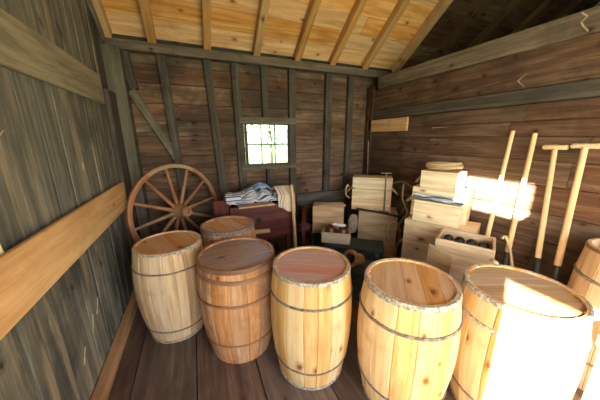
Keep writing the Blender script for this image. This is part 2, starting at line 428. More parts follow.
# studs
def stud(p0, p1, w=.085, t=.06, mat='stud', name='wall_stud'):
    q = MB(); q.bar(p0, p1, w, t, (1, 0, 0)); return struct(q.build(name, mat, bevel=.005))
ys = YB - .03
for x0, z0, x1, z1, w in ((-.50, 1.98, -.545, 2.33, .075), (-.13, .0, -.22, 2.33, .085), (.33, 0, .225, 2.33, .085), (.555, 0, .525, 2.33, .09),
                          (.87, 1.70, .865, 2.33, .075), (1.235, 0, 1.225, 2.33, .085), (1.755, 0, 1.765, 2.33, .10), (2.11, 0, 2.115, 2.33, .09)):
    stud((x0, ys, z0), (x1, ys, z1), w, .058)
stud((.9, ys, 0), (.9, ys, 1.12), .085, .058)
stud((-.53, ys - .01, 1.97), (-.16, ys - .01, 1.22), .075, .035, 'plate', 'wall_brace')
b = MB(); b.box((XL, 3.07, 2.325), (XE, YB, 2.415), 0); struct(b.build('roof_plate_beam', 'plate', bevel=.008), 'grey beam along top of back wall')
b = MB(); b.box((1.27, 3.105, .46), (2.06, 3.13, .73), 0); struct(b.build('trim_8', 'stud', bevel=.004))
# window
W = thing('window_1', 'small bright six-pane window in back wall', 'window', (0, 0, 0)); W['kind'] = 'structure'
b = MB()
b.box((wx0 - .06, 3.13, wz1 - .02), (wx1 + .07, YB + .03, wz1 + .06)); b.box((wx0 - .06, 3.12, wz0 - .05), (wx1 + .07, YB + .03, wz0 + .015))
b.build('window_frame', 'plate', W, bevel=.004)
b = MB()
b.box((wx0, 3.165, wz0), (wx0 + .03, 3.2, wz1)); b.box((wx1 - .03, 3.165, wz0), (wx1, 3.2, wz1))
b.box((wx0 + .03, 3.165, wz1 - .03), (wx1 - .03, 3.2, wz1)); b.box((wx0 + .03, 3.165, wz0), (wx1 - .03, 3.2, wz0 + .02))
for k in (1, 2):
    x = wx0 + .03 + (wx1 - wx0 - .06) * k / 3; b.box((x - .006, 3.17, wz0 + .02), (x + .006, 3.195, wz1 - .03))
b.box((wx0 + .03, 3.17, 1.405), (wx1 - .03, 3.195, 1.42))
b.build('window_sash', 'stud', W, bevel=.002)
b = MB(); b.box((wx0 + .02, 3.18, wz0 + .01), (wx1 - .02, 3.184, wz1 - .02)); b.build('window_pane', 'glass', W)

# right partition wall
b = MB()
zs = [-.02, .24, .46, .70, .92, 1.13, 1.32, 1.50, 1.62, 1.75]
for z0, z1 in zip(zs, zs[1:]):
    y = YF; ds = random.uniform(1.8, 3.)
    while y < YB - .01:
        yn = min(YB - .002, y + ds); ds = random.uniform(1.5, 3.)
        if YB - yn < .4: yn = YB - .002
        b.box((XR + random.uniform(0, .008), y, z0 + .002), (XR + .04, yn - .002, z1 - .002), 1); y = yn
b.box((XR, YF, 1.867), (XR + .04, YB - .002, 2.145), 1, .55)
WR = struct(b.build('wall_right', 'right', bevel=.003), 'dark brown horizontal board partition wall')
b = MB()
for (y0, z0, y1, z1) in ((1.29, 1.935, 1.24, 1.98), (1.29, 1.935, 1.235, 1.88), (2.03, 1.598, 1.84, 1.601), (2.04, 1.469, 1.82, 1.47)):
    b.bar((XR + .001, y0, z0), (XR + .001, y1, z1), .007, .003, (0, 0, 1), w1=.002)
b.build('pale_mark', 'paper', WR)  # chalk chevron, plus two level strips painting daylight through board cracks
b = MB(); b.box((XR - .035, YF, 2.145), (XR + .05, 2.95, 2.295), 1); RT = struct(b.build('trim_9', 'plate', bevel=.006), 'grey top beam of right partition wall')
b = MB()
pts = [(.93, 2.16), (.96, 2.2), (.975, 2.225), (.95, 2.25), (.985, 2.285)]
for (a, c), (d, e) in zip(pts, pts[1:]): b.bar((XR - .035, a, c), (XR - .035, d, e), .008, .004, (0, 1, 0))
b.build('pale_mark', 'paper', RT)  # chalk scribble on the beam
b = MB(); b.box((XR - .02, YF, 1.752), (XR + .04, YB - .002, 1.862), 1); struct(b.build('trim_10', 'stud', bevel=.005), 'narrow grey batten along right wall')
b = MB(); b.box((XR - .03, 2.37, 1.575), (XR - .001, 3.1, 1.738), 1); struct(b.build('trim_11', 'crate_warm', bevel=.004), 'short lighter board nailed near back right corner')
b = MB(); b.box((XR - .03, 3.04, 0), (XR, YB, 2.2), 2); struct(b.build('trim_12', 'right', bevel=.004))
# far bay end wall, and the front wall behind the camera with a wide doorway
b = MB()
for k in range(16):
    z0 = -.05 + k * .3; b.box((XE, YF, z0), (XE + .04, YB + .06, z0 + .298), 1)
struct(b.build('wall_end', 'right', bevel=.003))
b = MB(); DX0, DX1, DZ = -.25, 2.25, 2.2
for x0, x1, z0, z1 in ((XL - .1, DX0, 0, 2.45), (DX1, XE, 0, 2.45), (DX0, DX1, DZ, 2.45)):
    n = max(1, round((x1 - x0) / .25))
    for k in range(n): b.box((x0 + (x1 - x0) * k / n, YF - .04, z0), (x0 + (x1 - x0) * (k + 1) / n - .003, YF, z1), 2)
struct(b.build('wall_front', 'right', bevel=.003))

# roof: boards running along x on a 37.5 degree slope, rafters below
def slope_pt(x, s, n, back=True):
    """s = distance up the slope from the eave, n = offset along the outward normal"""
    c, si = math.cos(R(37.5)), math.sin(R(37.5))
    y = 3.06 - s * c + n * si if back else (2 * YM - 3.06) + s * c - n * si
    return V((x, y, 2.40 + s * si + n * c))
SL = (3.06 - YM) / math.cos(R(37.5))
for back in (True, False):
    bl, bd = MB(), MB(); s = -.02
    while s < SL:
        w = random.choice((.17, .2, .22, .25)); e = min(SL, s + w - .004)
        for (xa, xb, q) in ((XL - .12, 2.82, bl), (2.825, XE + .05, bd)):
            x = xa
            while x < xb - 1e-6:
                xn = min(xb, x + random.uniform(1.4, 3.2))
                if xb - xn < .5: xn = xb
                lift = random.uniform(0, .006)
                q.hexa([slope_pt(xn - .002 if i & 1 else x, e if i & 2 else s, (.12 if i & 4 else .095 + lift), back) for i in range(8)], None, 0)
                x = xn
        s += w
    struct(bl.build('ceiling', 'roof', bevel=.002)); struct(bd.build('ceiling_far_bay', 'roof_shaded', bevel=.002))
    q = MB(); q.hexa([slope_pt(XE + .1 if i & 1 else XL - .15, SL + .02 if i & 2 else -.25, .15 if i & 4 else .1205, back) for i in range(8)], .5, 0)
    struct(q.build('roof', 'stud'))
    q = MB(); q.hexa([slope_pt(XL - .12 if i & 1 else XL - .17, SL + .02 if i & 2 else -.25, .16 if i & 4 else -.05, back) for i in range(8)], .5, 1)
    struct(q.build('roof_light_stop', 'stud'))  # unseen board added to stop sun leaking along the roof seams
    for i, x in enumerate((-.638, -.275, .236, .765, 1.272, 1.766, 2.275, 2.81, 3.34, 3.86, 4.4, 4.9)):
        q = MB(); w = .075 if x < 2.6 else .09
        q.hexa([slope_pt(x + (w / 2 if k & 1 else -w / 2), SL - .01 if k & 2 else .0, .094 if k & 4 else 0, back) for k in range(8)], None, 1)
        struct(q.build('roof_rafter', 'rafter' if x < 3 else 'rafter_shaded', bevel=.004))

# ------------------------------------------------------------------ barrels
def barrel(x, y, H, rt, rm, rb, label, body, lidm, hoops, rot=0, lid=True, planks=4, lid_drop=.01, tilt=(0, 0)):
    t = thing('wooden_barrel', label, 'barrel', (x, y, 0), (tilt[0], tilt[1], rot), 'wooden barrels on the shed floor')
    zm = .42 * H / .75
    def rad(z):
        # quadratic through bottom, middle and top
        return rb * (z - zm) * (z - H) / (zm * H) + rm * z * (z - H) / (zm * (zm - H)) + rt * z * (z - zm) / (H * (H - zm))
    b = MB(); N = 17; ws = [random.uniform(.75, 1.3) for _ in range(N)]; tot = sum(ws); a = 0
    for w in ws:
        a2 = a + 2 * math.pi * w / tot; rn = random.random(); gp = .004
        ou, ov = random.random() * 40, random.random() * 40; FR = (0, .05, .3, .7, .95, 1); K = 5; rows = 14
        prof = [(rad(H * i / rows), H * i / rows) for i in range(rows + 1)]
        prof += [(rad(H) - .016, H), (rad(H - .06) - .018, H - .06)]
        base = len(b.v)
        for r_, z in prof:
            for k in range(K + 1):
                aa = a + (a2 - a) * FR[k]; rr = r_ - (.006 if k in (0, K) else 0)
                b.v.append((rr * math.cos(aa), rr * math.sin(aa), z))
        for i in range(len(prof) - 1):
            for k in range(K):
                i0 = base + i * (K + 1) + k
                b.f.append([i0, i0 + 1, i0 + K + 2, i0 + K + 1])
                u0, u1 = i * H / rows, (i + 1) * H / rows; v0, v1 = rm * (a2 - a) * FR[k], rm * (a2 - a) * FR[k + 1]
                b.uv.append([(ou + u0, ov + v0), (ou + u0, ov + v1), (ou + u1, ov + v1), (ou + u1, ov + v0)]); b.r.append(rn)
        a = a2
    b.lathe([(rb - .003, 0.0), (rb - .02, .001), (.001, .012)], 40)
    b.build('barrel_staves', body, t, smooth='auto')
    if lid:
        b = MB(); rl = rad(H) - .014; xs_ = [-rl]; 
        for k in range(planks): xs_.append(xs_[-1] + random.uniform(.8, 1.2))
        sc = 2 * rl / (xs_[-1] - xs_[0]); xs_ = [-rl + (q - xs_[0]) * sc for q in xs_]
        zt, zb = H - lid_drop, H - lid_drop - .018
        for x0, x1 in zip(xs_, xs_[1:]):
            x0 += .0006; x1 -= .0006; n = 14; up = []; dn = []
            for i in range(n + 1):
                xx = x0 + (x1 - x0) * i / n; yy = math.sqrt(max(rl * rl - xx * xx, 0)); up.append((xx, yy)); dn.append((xx, -yy))
            poly = dn + up[::-1]; rn = random.random(); ou, ov = random.random() * 40, random.random() * 40
            b.face([(p[0], p[1], zt) for p in poly], [(ou + p[1], ov + p[0]) for p in poly], rn)
            m = len(poly)
            for i in range(m):
                p, q = poly[i], poly[(i + 1) % m]
                b.face([(p[0], p[1], zb), (q[0], q[1], zb), (q[0], q[1], zt), (p[0], p[1], zt)], [(ou + p[1], ov + p[0]), (ou + q[1], ov + q[0]), (ou + q[1], ov + q[0] + .02), (ou + p[1], ov + p[0] + .02)], rn)
        b.build('barrel_lid', lidm, t, bevel=.0008)
    for z, h, th, m in hoops:
        b = MB(); z0, z1 = z - h / 2, min(z + h / 2, H + .004)
        tl = random.uniform(-.012, .012); ph = random.uniform(0, 6.28)
        ro = lambda zz: rad(min(max(zz, 0), H))
        segs = 48; base = len(b.v)
        prof = [(ro(z0) - .004, z0), (ro(z0) + th, z0 + .001), (ro((z0 + z1) / 2) + th * 1.25, (z0 + z1) / 2), (ro(z1) + th, z1 - .001), (ro(z1) - .004, z1)]
        b.lathe(prof, segs, None, .5, True)
        amp = 0 if z > H - .05 else tl
        vs = []
        for p in b.v:
            a_ = math.atan2(p[1], p[0]); dz = amp * math.sin(a_ + ph) + (.0025 * noise.noise(V((p[0] * 9, p[1] * 9, z * 7))) if z < H - .05 else 0)
            k = rad(min(max(p[2] + dz, 0), H)) / rad(min(max(p[2], 0), H))
            vs.append((p[0] * k, p[1] * k, p[2] + dz))
        b.v = vs
        b.build('barrel_hoop', m, t, smooth='auto')
    return t
I, F, BH = 'hoop_iron', 'hoop_frost', 'brown_hoop'
barrel(-.25, 1.965, .745, .226, .258, .195, 'pale lidded barrel standing closest to the cart wheel and left wall', 'pale', 'lid_orange',
       [(.735, .016, .003, F), (.60, .012, .004, I), (.12, .012, .004, I), (.012, .022, .005, F)], R(20))
barrel(.2, 1.605, .733, .255, .272, .212, 'reddish brown lidded barrel with a dark greyish lid, second of the front row', 'brown', 'lid_grey',
       [(.72, .03, .004, BH), (.655, .028, .006, BH), (.50, .018, .005, BH), (.17, .016, .005, BH)], R(100), lid_drop=.012, planks=3)
barrel(.598, 1.235, .752, .232, .260, .208, 'light yellow pine barrel with a reddish stained lid, middle of the front row', 'pine', 'lid_red',
       [(.743, .02, .004, F), (.60, .014, .005, I), (.16, .012, .005, I), (.012, .022, .005, F)], R(60))
barrel(1.015, .857, .752, .233, .264, .208, 'light pine barrel with a plain orange lid and grey upper hoop, mostly unlit', 'pine2', 'lid_orange',
       [(.740, .028, .005, F), (.60, .016, .006, I), (.16, .014, .006, I), (.012, .022, .005, F)], R(-40), planks=5)
barrel(1.477, .575, .75, .24, .268, .215, 'sunlit barrel with harsh white sunshine across its lid and side', 'pine', 'lid_big',
       [(.738, .028, .005, F), (.60, .018, .005, F), (.15, .014, .005, I), (.012, .022, .005, F)], R(65), planks=5)
barrel(.213, 2.175, .75, .226, .250, .2, 'lidded barrel half hidden behind the front row, before the red cart', 'brown', 'lid_orange',
       [(.738, .03, .005, I), (.6, .018, .005, I), (.15, .014, .005, I)], R(20), lid_drop=.015)
barrel(2.22, .40, .88, .2, .228, .19, 'open topped brown barrel against the right wall, cut off by the frame', 'crate_warm', 'lid_orange',
       [(.868, .02, .004, BH), (.70, .02, .005, I), (.2, .014, .005, I)], R(0), lid=False)

# ------------------------------------------------------------------ cart wheel
def wheel(name, label, cat, loc, rot, Rw, mat, hubm, nsp=12, rim_w=.04, rim_d=.042, group=None):
    t = thing(name, label, cat, loc, rot, group)
    ax = Matrix.Translation((0, 0, Rw)) @ Matrix.Rotation(R(90), 4, 'X')      # local z -> -y (towards the viewer)
    b = MB(); seg = 6
    for k in range(seg):
        b.lathe([(Rw - rim_d, -rim_w / 2), (Rw, -rim_w / 2), (Rw, rim_w / 2), (Rw - rim_d, rim_w / 2)], 10, ax, None, True, 'ring', 2 * math.pi * k / seg, 2 * math.pi * (k + 1) / seg)
    b.build('wheel_rim', mat, t, bevel=.006, smooth='auto')
    b = MB(); b.lathe([(.001, -.11), (.05, -.11), (.06, -.08), (.078, -.04), (.08, .04), (.062, .09), (.05, .14), (.022, .142), (.02, .12), (.001, .12)], 24, ax)
    h = b.build('wheel_hub', mat, t, smooth='auto')
    b = MB(); b.lathe([(.0605, .088), (.058, .112), (.053, .112), (.05, .088)], 24, ax, .5, True); b.build('hub_band', hubm, h, smooth='auto')
    for k in range(nsp):
        a = 2 * math.pi * (k + .22) / nsp; d = V((math.cos(a), 0, math.sin(a))); c = V((0, 0, Rw))
        b = MB(); r0, r1 = .07, Rw - rim_d + .008
        b.tube([c + d * (r0 + (r1 - r0) * f) for f in (0, .15, .5, .85, 1)], [.018, .02, .016, .014, .013], 8)
        b.build('wheel_spoke', mat, t, smooth='auto')
    return t
wheel('cart_wheel', 'large spoked wooden cart wheel leaning in the back left corner', 'wheel', (-.17, 2.73, .25), (R(-7), 0, R(37)), .50, 'wheel', 'iron')
b = MB(); b.bar((-.54, 2.50, .118), (.1, 2.98, .118), .236, .2, (0, 0, 1))
tag(b.build('timber_block', 'stud', bevel=.008), 'squared timber block under the leaning cart wheel', 'timber')

# ------------------------------------------------------------------ red cart with its load
t = thing('hand_cart', 'dark red painted wooden hand cart under the window', 'cart', (.58, 2.75, 0))
CX0, CX1, CY0, CY1, CZ0, CZ1 = -.30, .42, -.22, .25, .40, .79
b = MB()
for k in range(2): b.box((CX0, CY0, CZ0 + k * .195), (CX1, CY0 + .025, CZ0 + k * .195 + .193), 0)
b.build('front_panel', 'red', t, bevel=.004)
b = MB()
for k in range(2): b.box((CX0, CY1 - .025, CZ0 + k * .195), (CX1, CY1, CZ0 + k * .195 + .193), 0)
b.build('back_panel', 'red', t, bevel=.004)
for x in (CX0, CX1 - .025):
    b = MB(); b.box((x, CY0 + .025, CZ0), (x + .025, CY1 - .025, CZ1), 1); b.build('side_panel', 'red', t, bevel=.004)
b = MB(); b.box((CX0 + .025, CY0 + .025, CZ0), (CX1 - .025, CY1 - .025, CZ0 + .02), 0); b.build('cart_bed', 'red', t)
b = MB(); b.box((CX0 - .16, CY0 + .03, CZ0 + .1), (CX0 - .005, CY0 + .055, CZ1 + .08), 2); b.build('end_board', 'red', t, bevel=.004)
b = MB(); b.bar((CX0 - .16, CY0 + .1, CZ0 - .03), (CX1 + .05, CY0 + .1, CZ0 - .03), .06, .05); b.build('cart_shaft', 'red', t, bevel=.006)
b = MB(); b.bar((CX0 - .16, CY1 - .08, CZ0 - .03), (CX1 + .05, CY1 - .08, CZ0 - .03), .06, .05); b.build('cart_shaft', 'red', t, bevel=.006)
for x in (CX0 + .06, CX1 - .06):
    for y in (CY0 + .06, CY1 - .06):
        b = MB(); b.bar((x, y, 0), (x, y, CZ0 + .02), .05, .05, rnd=.4); b.build('leg', 'red', t, bevel=.005)
b = MB(); b.tube([(-.1, CY0 - .026, CZ0 + .1), (0, CY0 - .026, CZ0 + .095), (.11, CY0 - .026, CZ0 + .088)], [.028, .024, .024], 12); b.build('wooden_peg', 'tool', t, smooth='auto')
b = MB(); b.lathe([(.0, 0), (.03, 0), (.03, .012), (.0, .014)], 12, Matrix.Translation((.0, CY0, .62)) @ Matrix.Rotation(R(90), 4, 'X')); b.build('iron_latch', 'iron', t)
b = MB(); b.tube([(CX1 - .1, .02, .36), (CX1 + .2, -.0, .36)], .025, 10); b.build('axle', 'red', t, smooth='auto')
# red spoked wheel on the cart's right end
RW = .30; ax = Matrix.Translation((.64, .0, RW + .06)) @ Matrix.Rotation(R(-25), 4, 'Z') @ Matrix.Rotation(R(90), 4, 'Y')
b = MB(); b.lathe([(RW - .04, -.02), (RW, -.02), (RW, .02), (RW - .04, .02)], 48, ax, None, True); cw = b.build('wheel', 'red', t, smooth='auto')
b = MB(); b.lathe([(.001, -.07), (.05, -.07), (.065, -.03), (.065, .03), (.045, .08), (.001, .08)], 20, ax); b.build('wheel_hub', 'red', cw, smooth='auto')
for k in range(10):
    a = 2 * math.pi * k / 10; b = MB(); b.tube([ax @ V((r_ * math.cos(a), r_ * math.sin(a), 0)) for r_ in (.06, .18, RW - .03)], [.017, .015, .013], 8); b.build('spoke', 'red', cw, smooth='auto')
# board and cloths on the cart
b = MB(); b.bar((.36, 2.50, CZ1 + .012), (.74, 2.50, CZ1 + .012), .12, .016, (0, 1, 0)); tag(b.build('loose_board', 'crate_warm', bevel=.003), 'small tan board under the striped blanket on the red cart', 'board')
def cloth(name, label, fn, nu, nv, mat, sub=1, group=None):
    q = MB(); q.grid(fn, nu, nv); return tag(q.build(name, mat, smooth=True, solid=.008, sub=sub), label, 'cloth', group)
def nzv(x, y, z=0): return noise.noise(V((x, y, z)))
def blanket(u, v):
    x = .27 + .56 * u; y = 2.535 + .33 * v
    z = CZ1 + .045 + .07 * math.sin(math.pi * v) ** .6 * (.6 + .6 * math.sin(math.pi * u)) + .035 * math.sin(u * 19 + 3 * nzv(u * 3, v * 3)) * math.sin(math.pi * min(1, v * 1.2 + .1)) + .03 * nzv(u * 7, v * 6)
    if v < .12: z -= (.12 - v) * .25
    z = max(z, CZ1 + .03)
    return V((x + .03 * nzv(u * 5, v * 5, 3), y + .03 * nzv(u * 6, v * 5, 9), z)), (u * .6, v * .5 + .06 * nzv(u * 5, v * 4, 2))
cloth('striped_blanket', 'crumpled navy and white striped blanket heaped on the red cart', blanket, 44, 26, 'blanket')
# rolled end of the blanket
def roll(u, v):
    a = v * 4.6 * math.pi; r = .02 + .05 * v
    x = .245 + .16 * u; return V((x, 2.575 + r * math.cos(a), CZ1 + .084 + r * math.sin(a) * (.85 + .1 * nzv(u * 4, v * 9)))), (u * .2, v * .6)
cloth('rolled_cloth', 'rolled navy striped cloth at left end of the heap on the cart', roll, 6, 60, 'blanket')
def bluec(u, v):
    x = .56 + .2 * u; y = 2.62 + .22 * v
    z = CZ1 + .168 + .035 * math.sin(math.pi * u) * math.sin(math.pi * v) + .015 * nzv(u * 6, v * 6, 5)
    z -= .06 * max(0, abs(u - .5) * 2 - .6)
    return V((x, y, z)), (u * .3, v * .3)
cloth('blue_cloth', 'light blue cloth folded on top of the striped blanket', bluec, 16, 14, 'blue')
def creamc(u, v):
    # v runs forward over the heap and then down the front of the cart
    s_ = v * .52; x = .80 + .205 * u
    if s_ < .3: y = 2.80 - s_ * .97; z = CZ1 + .075 + .085 * math.sin(s_ / .3 * math.pi * .9 + .2)
    else: y = 2.505 + .008 * math.sin(u * 15); z = CZ1 + .085 - (s_ - .3) * (.55 + .5 * u)
    return V((x + .012 * nzv(u * 5, v * 4, 7), y, z + .012 * nzv(u * 6, v * 6, 1))), (u * .4, u * .3 + .05 * s_)
cloth('cream_cloth', 'cream cloth with thin stripes hanging over right front corner of the red cart', creamc, 26, 26, 'cream')
b = MB(); b.tube([(.985, 2.44, 0), (.97, 2.455, .5), (.945, 2.47, .995)], [.02, .019, .018], 10)
tag(b.build('wooden_pole', 'tool', smooth='auto'), 'upright pale wooden pole leaning on the red cart', 'pole')

# ------------------------------------------------------------------ crates
def rope_loop(parent, p, d, w=.1, drop=.09, mat='rope', r=.011):
    """a rope handle: centre p on a panel, outward direction d"""
    d = V(d); s = V((-d.y, d.x, 0)); q = MB(); pts = []
    for k in range(13):
        a = math.pi * k / 12
        pts.append(V(p) + s * (w / 2 * math.cos(a)) + d * (.085 * math.sin(a) - .004) + V((0, 0, -drop * math.sin(a) ** 1.2)))
    q.tube(pts, r, 8); q.build('rope_handle', mat, parent, smooth=True)
def crate(name, label, L, Rr, z, h, d, mat='crate', planks=3, open_=False, group=None, ropes=(), lidover=.0, tilt=0):
    """L, Rr: front-left and front-right base corners (x, y) as seen from the front"""
    L, Rr = V((L[0], L[1], 0)), V((Rr[0], Rr[1], 0)); ex = (Rr - L); w = ex.length; ex.normalize(); ey = V((-ex.y, ex.x, 0))
    c = (L + Rr) / 2 + ey * d / 2
    t = thing(name, label, 'crate', (c.x, c.y, z), (0, tilt, math.atan2(ex.y, ex.x)), group)
    th = .018; hw, hd = w / 2, d / 2
    hp = h if open_ else h - .018
    def panel(nm, x0, x1, y0, y1, ax):
        q = MB(); n = planks; zz = [0]
        for k in range(n): zz.append(zz[-1] + random.uniform(.8, 1.25))
        zz = [a * hp / zz[-1] for a in zz]
        for a, e in zip(zz, zz[1:]): q.box((x0, y0, a + .001), (x1, y1, e - .001), ax)
        return q.build(nm, mat, t, bevel=.0025)
    fp = panel('front_panel', -hw, hw, -hd, -hd + th, 0)
    panel('back_panel', -hw, hw, hd - th, hd, 0)
    panel('side_panel', -hw, -hw + th, -hd + th, hd - th, 1); panel('side_panel', hw - th, hw, -hd + th, hd - th, 1)
    q = MB(); q.box((-hw + th, -hd + th, .002), (hw - th, hd - th, .014), 0); q.build('bottom_panel', mat, t)
    if not open_:
        q = MB(); n = 3
        for k in range(n): q.box((-hw - lidover, -hd - lidover + (d + 2 * lidover) * k / n, h - .018), (hw + lidover, -hd - lidover + (d + 2 * lidover) * (k + 1) / n - .002, h), 0)
        q.build('lid', mat, t, bevel=.0025)
    for sd in ropes: rope_loop(t, (sd * hw, 0, h * .68), (sd, 0, 0), min(.16, d * .6))
    return t
GA, GB = 'crates stacked in the back right corner', 'crates stacked along the right wall'
# stack along the right wall
crate('wooden_crate', 'tall pale crate at the bottom of the stack by the right wall', (1.84, 1.70), (2.09, 1.18), 0, .72, .34, 'crate', 3, group=GB, ropes=(-1,))
crate('wooden_crate', 'pale crate under the rope-topped crate, second level of right wall stack', (2.0, 1.79), (2.20, 1.35), .72, .30, .22, 'crate', 2, group=GB, ropes=(-1,))
crate('wooden_crate', 'shallow pale crate under the grey blue cloth', (1.895, 1.665), (2.06, 1.315), .72, .20, .125, 'crate', 1, group=GB)
crate('wooden_crate', 'topmost pale crate with a coiled rope on it', (2.03, 1.74), (2.145, 1.43), 1.02, .165, .25, 'crate', 1, group=GB, ropes=(-1, 1))
# open crate of round shot with its lower box
crate('wooden_crate', 'low pale box beneath the open crate of dark balls', (1.65, 1.17), (1.81, .88), 0, .395, .25, 'crate', 2, group=GB)
oc = crate('open_crate', 'open crate holding dark round balls', (1.672, 1.225), (1.85, .90), .395, .34, .30, 'crate_warm', 2, True, GB)
ex = (V((1.85, .90, 0)) - V((1.672, 1.225, 0))).normalized(); ey = V((-ex.y, ex.x, 0)); oc_c = oc.location.copy()
q = MB(); q.box((-.16, -.13, .015), (.145, .125, .255), 0); q.build('inner_shelf', 'crate_warm', oc)
for k in range(4):
    for j in range(2):
        p = oc_c + ex * (-.117 + k * .078) + ey * (-.06 + j * .09) + V((0, 0, .255 + .036))
        q = MB(); q.ball(p, .036); tag(q.build('round_ball', 'iron', smooth=True), 'dark round ball among those in the open crate', 'ball', 'dark round balls in the open crate')
# small leaning board in front of it
p0 = V((1.645, 1.135, .36)) ; dx = (V((1.73, .975, 0)) - V((1.645, 1.135, 0))).normalized(); up = (V((.085, .045, .33))).normalized(); nrm = dx.cross(up)
q = MB(); O = V((1.565, 1.205, .397))
dx = (dx + V((-.12, -.06, -.0))).normalized(); nrm = dx.cross(up)
P = [O + dx * (.17 if i & 1 else 0) + V((0, 0, -.035 if i == 3 or i == 7 else 0)) + up * (.30 if i & 2 else 0) + nrm * (.012 if i & 4 else 0) for i in range(8)]
q.hexa(P, .5, 0); tag(q.build('small_board', 'sill', bevel=.002), 'small board leaning on front of the open crate', 'board')

# stack in the corner
crate('wooden_crate', 'lower weathered crate with a black bar lying across it', (1.86, 2.46), (2.23, 2.17), 0, .58, .32, 'crate_warm', 3, group=GA, ropes=(-1, 1))
crate('wooden_crate', 'upper pale crate with a thin iron tool leaning on its front', (1.84, 2.60), (2.22, 2.30), .58, .425, .24, 'crate', 3, group=GA, ropes=(-1, 1))
b = MB(); b.tube([(1.80, 2.44, .632), (2.02, 2.27, .602), (2.22, 2.10, .568)], .014, 8)
tag(b.build('iron_bar', 'iron', smooth='auto'), 'thin black bar lying across the lower corner crate', 'bar')
t = thing('iron_tool', 'thin T-shaped grey iron tool leaning on the upper corner crate', 'tool', (2.13, 2.31, .581))
b = MB(); b.tube([(0, 0, 0), (.015, .03, .49)], .008, 8); b.build('shaft', 'steel', t, smooth='auto')
b = MB(); b.bar((-.045, .055, .49), (.07, -.005, .49), .014, .014); b.build('cross_handle', 'steel', t, bevel=.002)
b = MB(); b.bar((-.04, .03, .006), (.05, -.03, .006), .012, .03, (0, 0, 1)); b.build('foot_plate', 'steel', t, bevel=.002)
b = MB()
def sack(u, v):
    a = 2 * math.pi * u; ph = math.pi * v
    r = .085 * math.sin(ph) ** .6 * (1 + .12 * nzv(math.cos(a) * 2, math.sin(a) * 2, v * 4))
    return V((1.775 + .8 * r * math.cos(a), 2.455 + .8 * r * math.sin(a) * .8, .43 - .12 * math.cos(ph) + .01 * nzv(u * 9, v * 9))), (u, v)
b.grid(sack, 20, 14); tag(b.build('canvas_sack', 'canvas', smooth=True), 'small grey canvas sack beside the corner crates', 'sack')

# dark chests on the floor between crates and barrels
def chest(label, L, Rr, h, d):
    L, Rr = V((L[0], L[1], 0)), V((Rr[0], Rr[1], 0)); ex = (Rr - L); w = ex.length; ex.normalize(); ey = V((-ex.y, ex.x, 0)); c = (L + Rr) / 2 + ey * d / 2
    t = thing('dark_chest', label, 'chest', (c.x, c.y, 0), (0, 0, math.atan2(ex.y, ex.x)))
    q = MB(); q.box((-w / 2, -d / 2, 0), (w / 2, d / 2, h - .05)); q.build('chest_body', 'dark_green', t, bevel=.006)
    q = MB(); q.box((-w / 2 - .008, -d / 2 - .008, h - .048), (w / 2 + .008, d / 2 + .008, h)); q.build('lid', 'dark_green', t, bevel=.008)
    q = MB(); q.box((w / 2 - .09, -d / 2 - .014, h - .09), (w / 2 - .05, -d / 2 - .001, h - .03)); q.build('latch', 'steel', t, bevel=.003)
    return t
chest('dark green chest with a grey latch before the corner crates', (1.28, 2.30), (1.80, 1.90), .30, .27)
chest('low dark chest carrying the brass nozzle', (1.06, 1.86), (1.40, 1.50), .30, .28)
t = thing('brass_nozzle', 'short flanged brass nozzle with a dark round mouth on the low chest', 'nozzle', (1.255, 1.70, .415), (R(66), 0, R(-62)))
b = MB(); b.lathe([(.04, -.16), (.05, -.16), (.055, -.05), (.05, -.02), (.05, .035), (.075, .045), (.08, .06), (.075, .075), (.048, .078), (.042, .05), (.04, -.15)], 28); b.build('nozzle_body', 'brass', t, smooth='auto')
b = MB(); b.lathe([(.041, -.05), (.001, -.05)], 24); b.build('bore', 'iron', t)

# small box with loose boards, tray with brown pots
SL_, SR_ = (1.34, 2.74), (1.68, 2.53)
crate('wooden_box', 'small square tan box with loose boards on top beside the red cart', SL_, SR_, .27, .365, .24, 'crate_warm', 2, group=None)
t_ = thing('low_stand', 'low dark stand under the small tan box', 'stand', (1.585, 2.745, 0), (0, 0, R(-31)))
b = MB(); b.box((-.24, -.14, .24), (.24, .15, .268)); b.build('stand_top', 'dark_green', t_, bevel=.003)
for sx in (-1, 1):
    b = MB(); b.box((sx * .2 - .02, -.13, 0), (sx * .2 + .02, .14, .24)); b.build('leg', 'dark_green', t_, bevel=.003)
def flat_board(label, a, e, z, w, mat='crate_warm', th=.016):
    q = MB(); q.bar((a[0], a[1], z + th / 2), (e[0], e[1], z + th / 2), w, th, (0, 1, 0)); return tag(q.build('loose_board', mat, bevel=.002), label, 'board')
flat_board('long loose board lying on the small tan box', (1.40, 2.76), (1.74, 2.59), .636, .07)
flat_board('shorter loose board at back of the small tan box', (1.48, 2.81), (1.76, 2.68), .636, .06)
ctr = V((1.455, 2.33, .30)); tex = V((math.cos(R(-37)), math.sin(R(-37)), 0)); tey = V((-tex.y, tex.x, 0))
TL, TR = ctr - tex * .165 - tey * .085, ctr + tex * .165 - tey * .085
crate('wooden_tray', 'small open pale tray holding two brown pots', TL, TR, .30, .13, .17, 'crate', 1, True)
for dx_, lab in ((-.075, 'left'), (.075, 'right')):
    tx = tex * dx_ + ctr + V((0, 0, .015))
    q = MB(); q.lathe([(.001, 0), (.045, 0), (.066, .05), (.07, .1), (.058, .145), (.046, .16), (.05, .172), (.042, .17), (.04, .15), (.001, .13)], 24, Matrix.Translation(tx))
    tag(q.build('brown_pot', 'pot', smooth='auto'), 'brown glazed pot in the tray, %s of the two' % lab, 'pot', 'brown pots in the tray')
b = MB(); c0 = ctr + V((.015, -.01, .204))
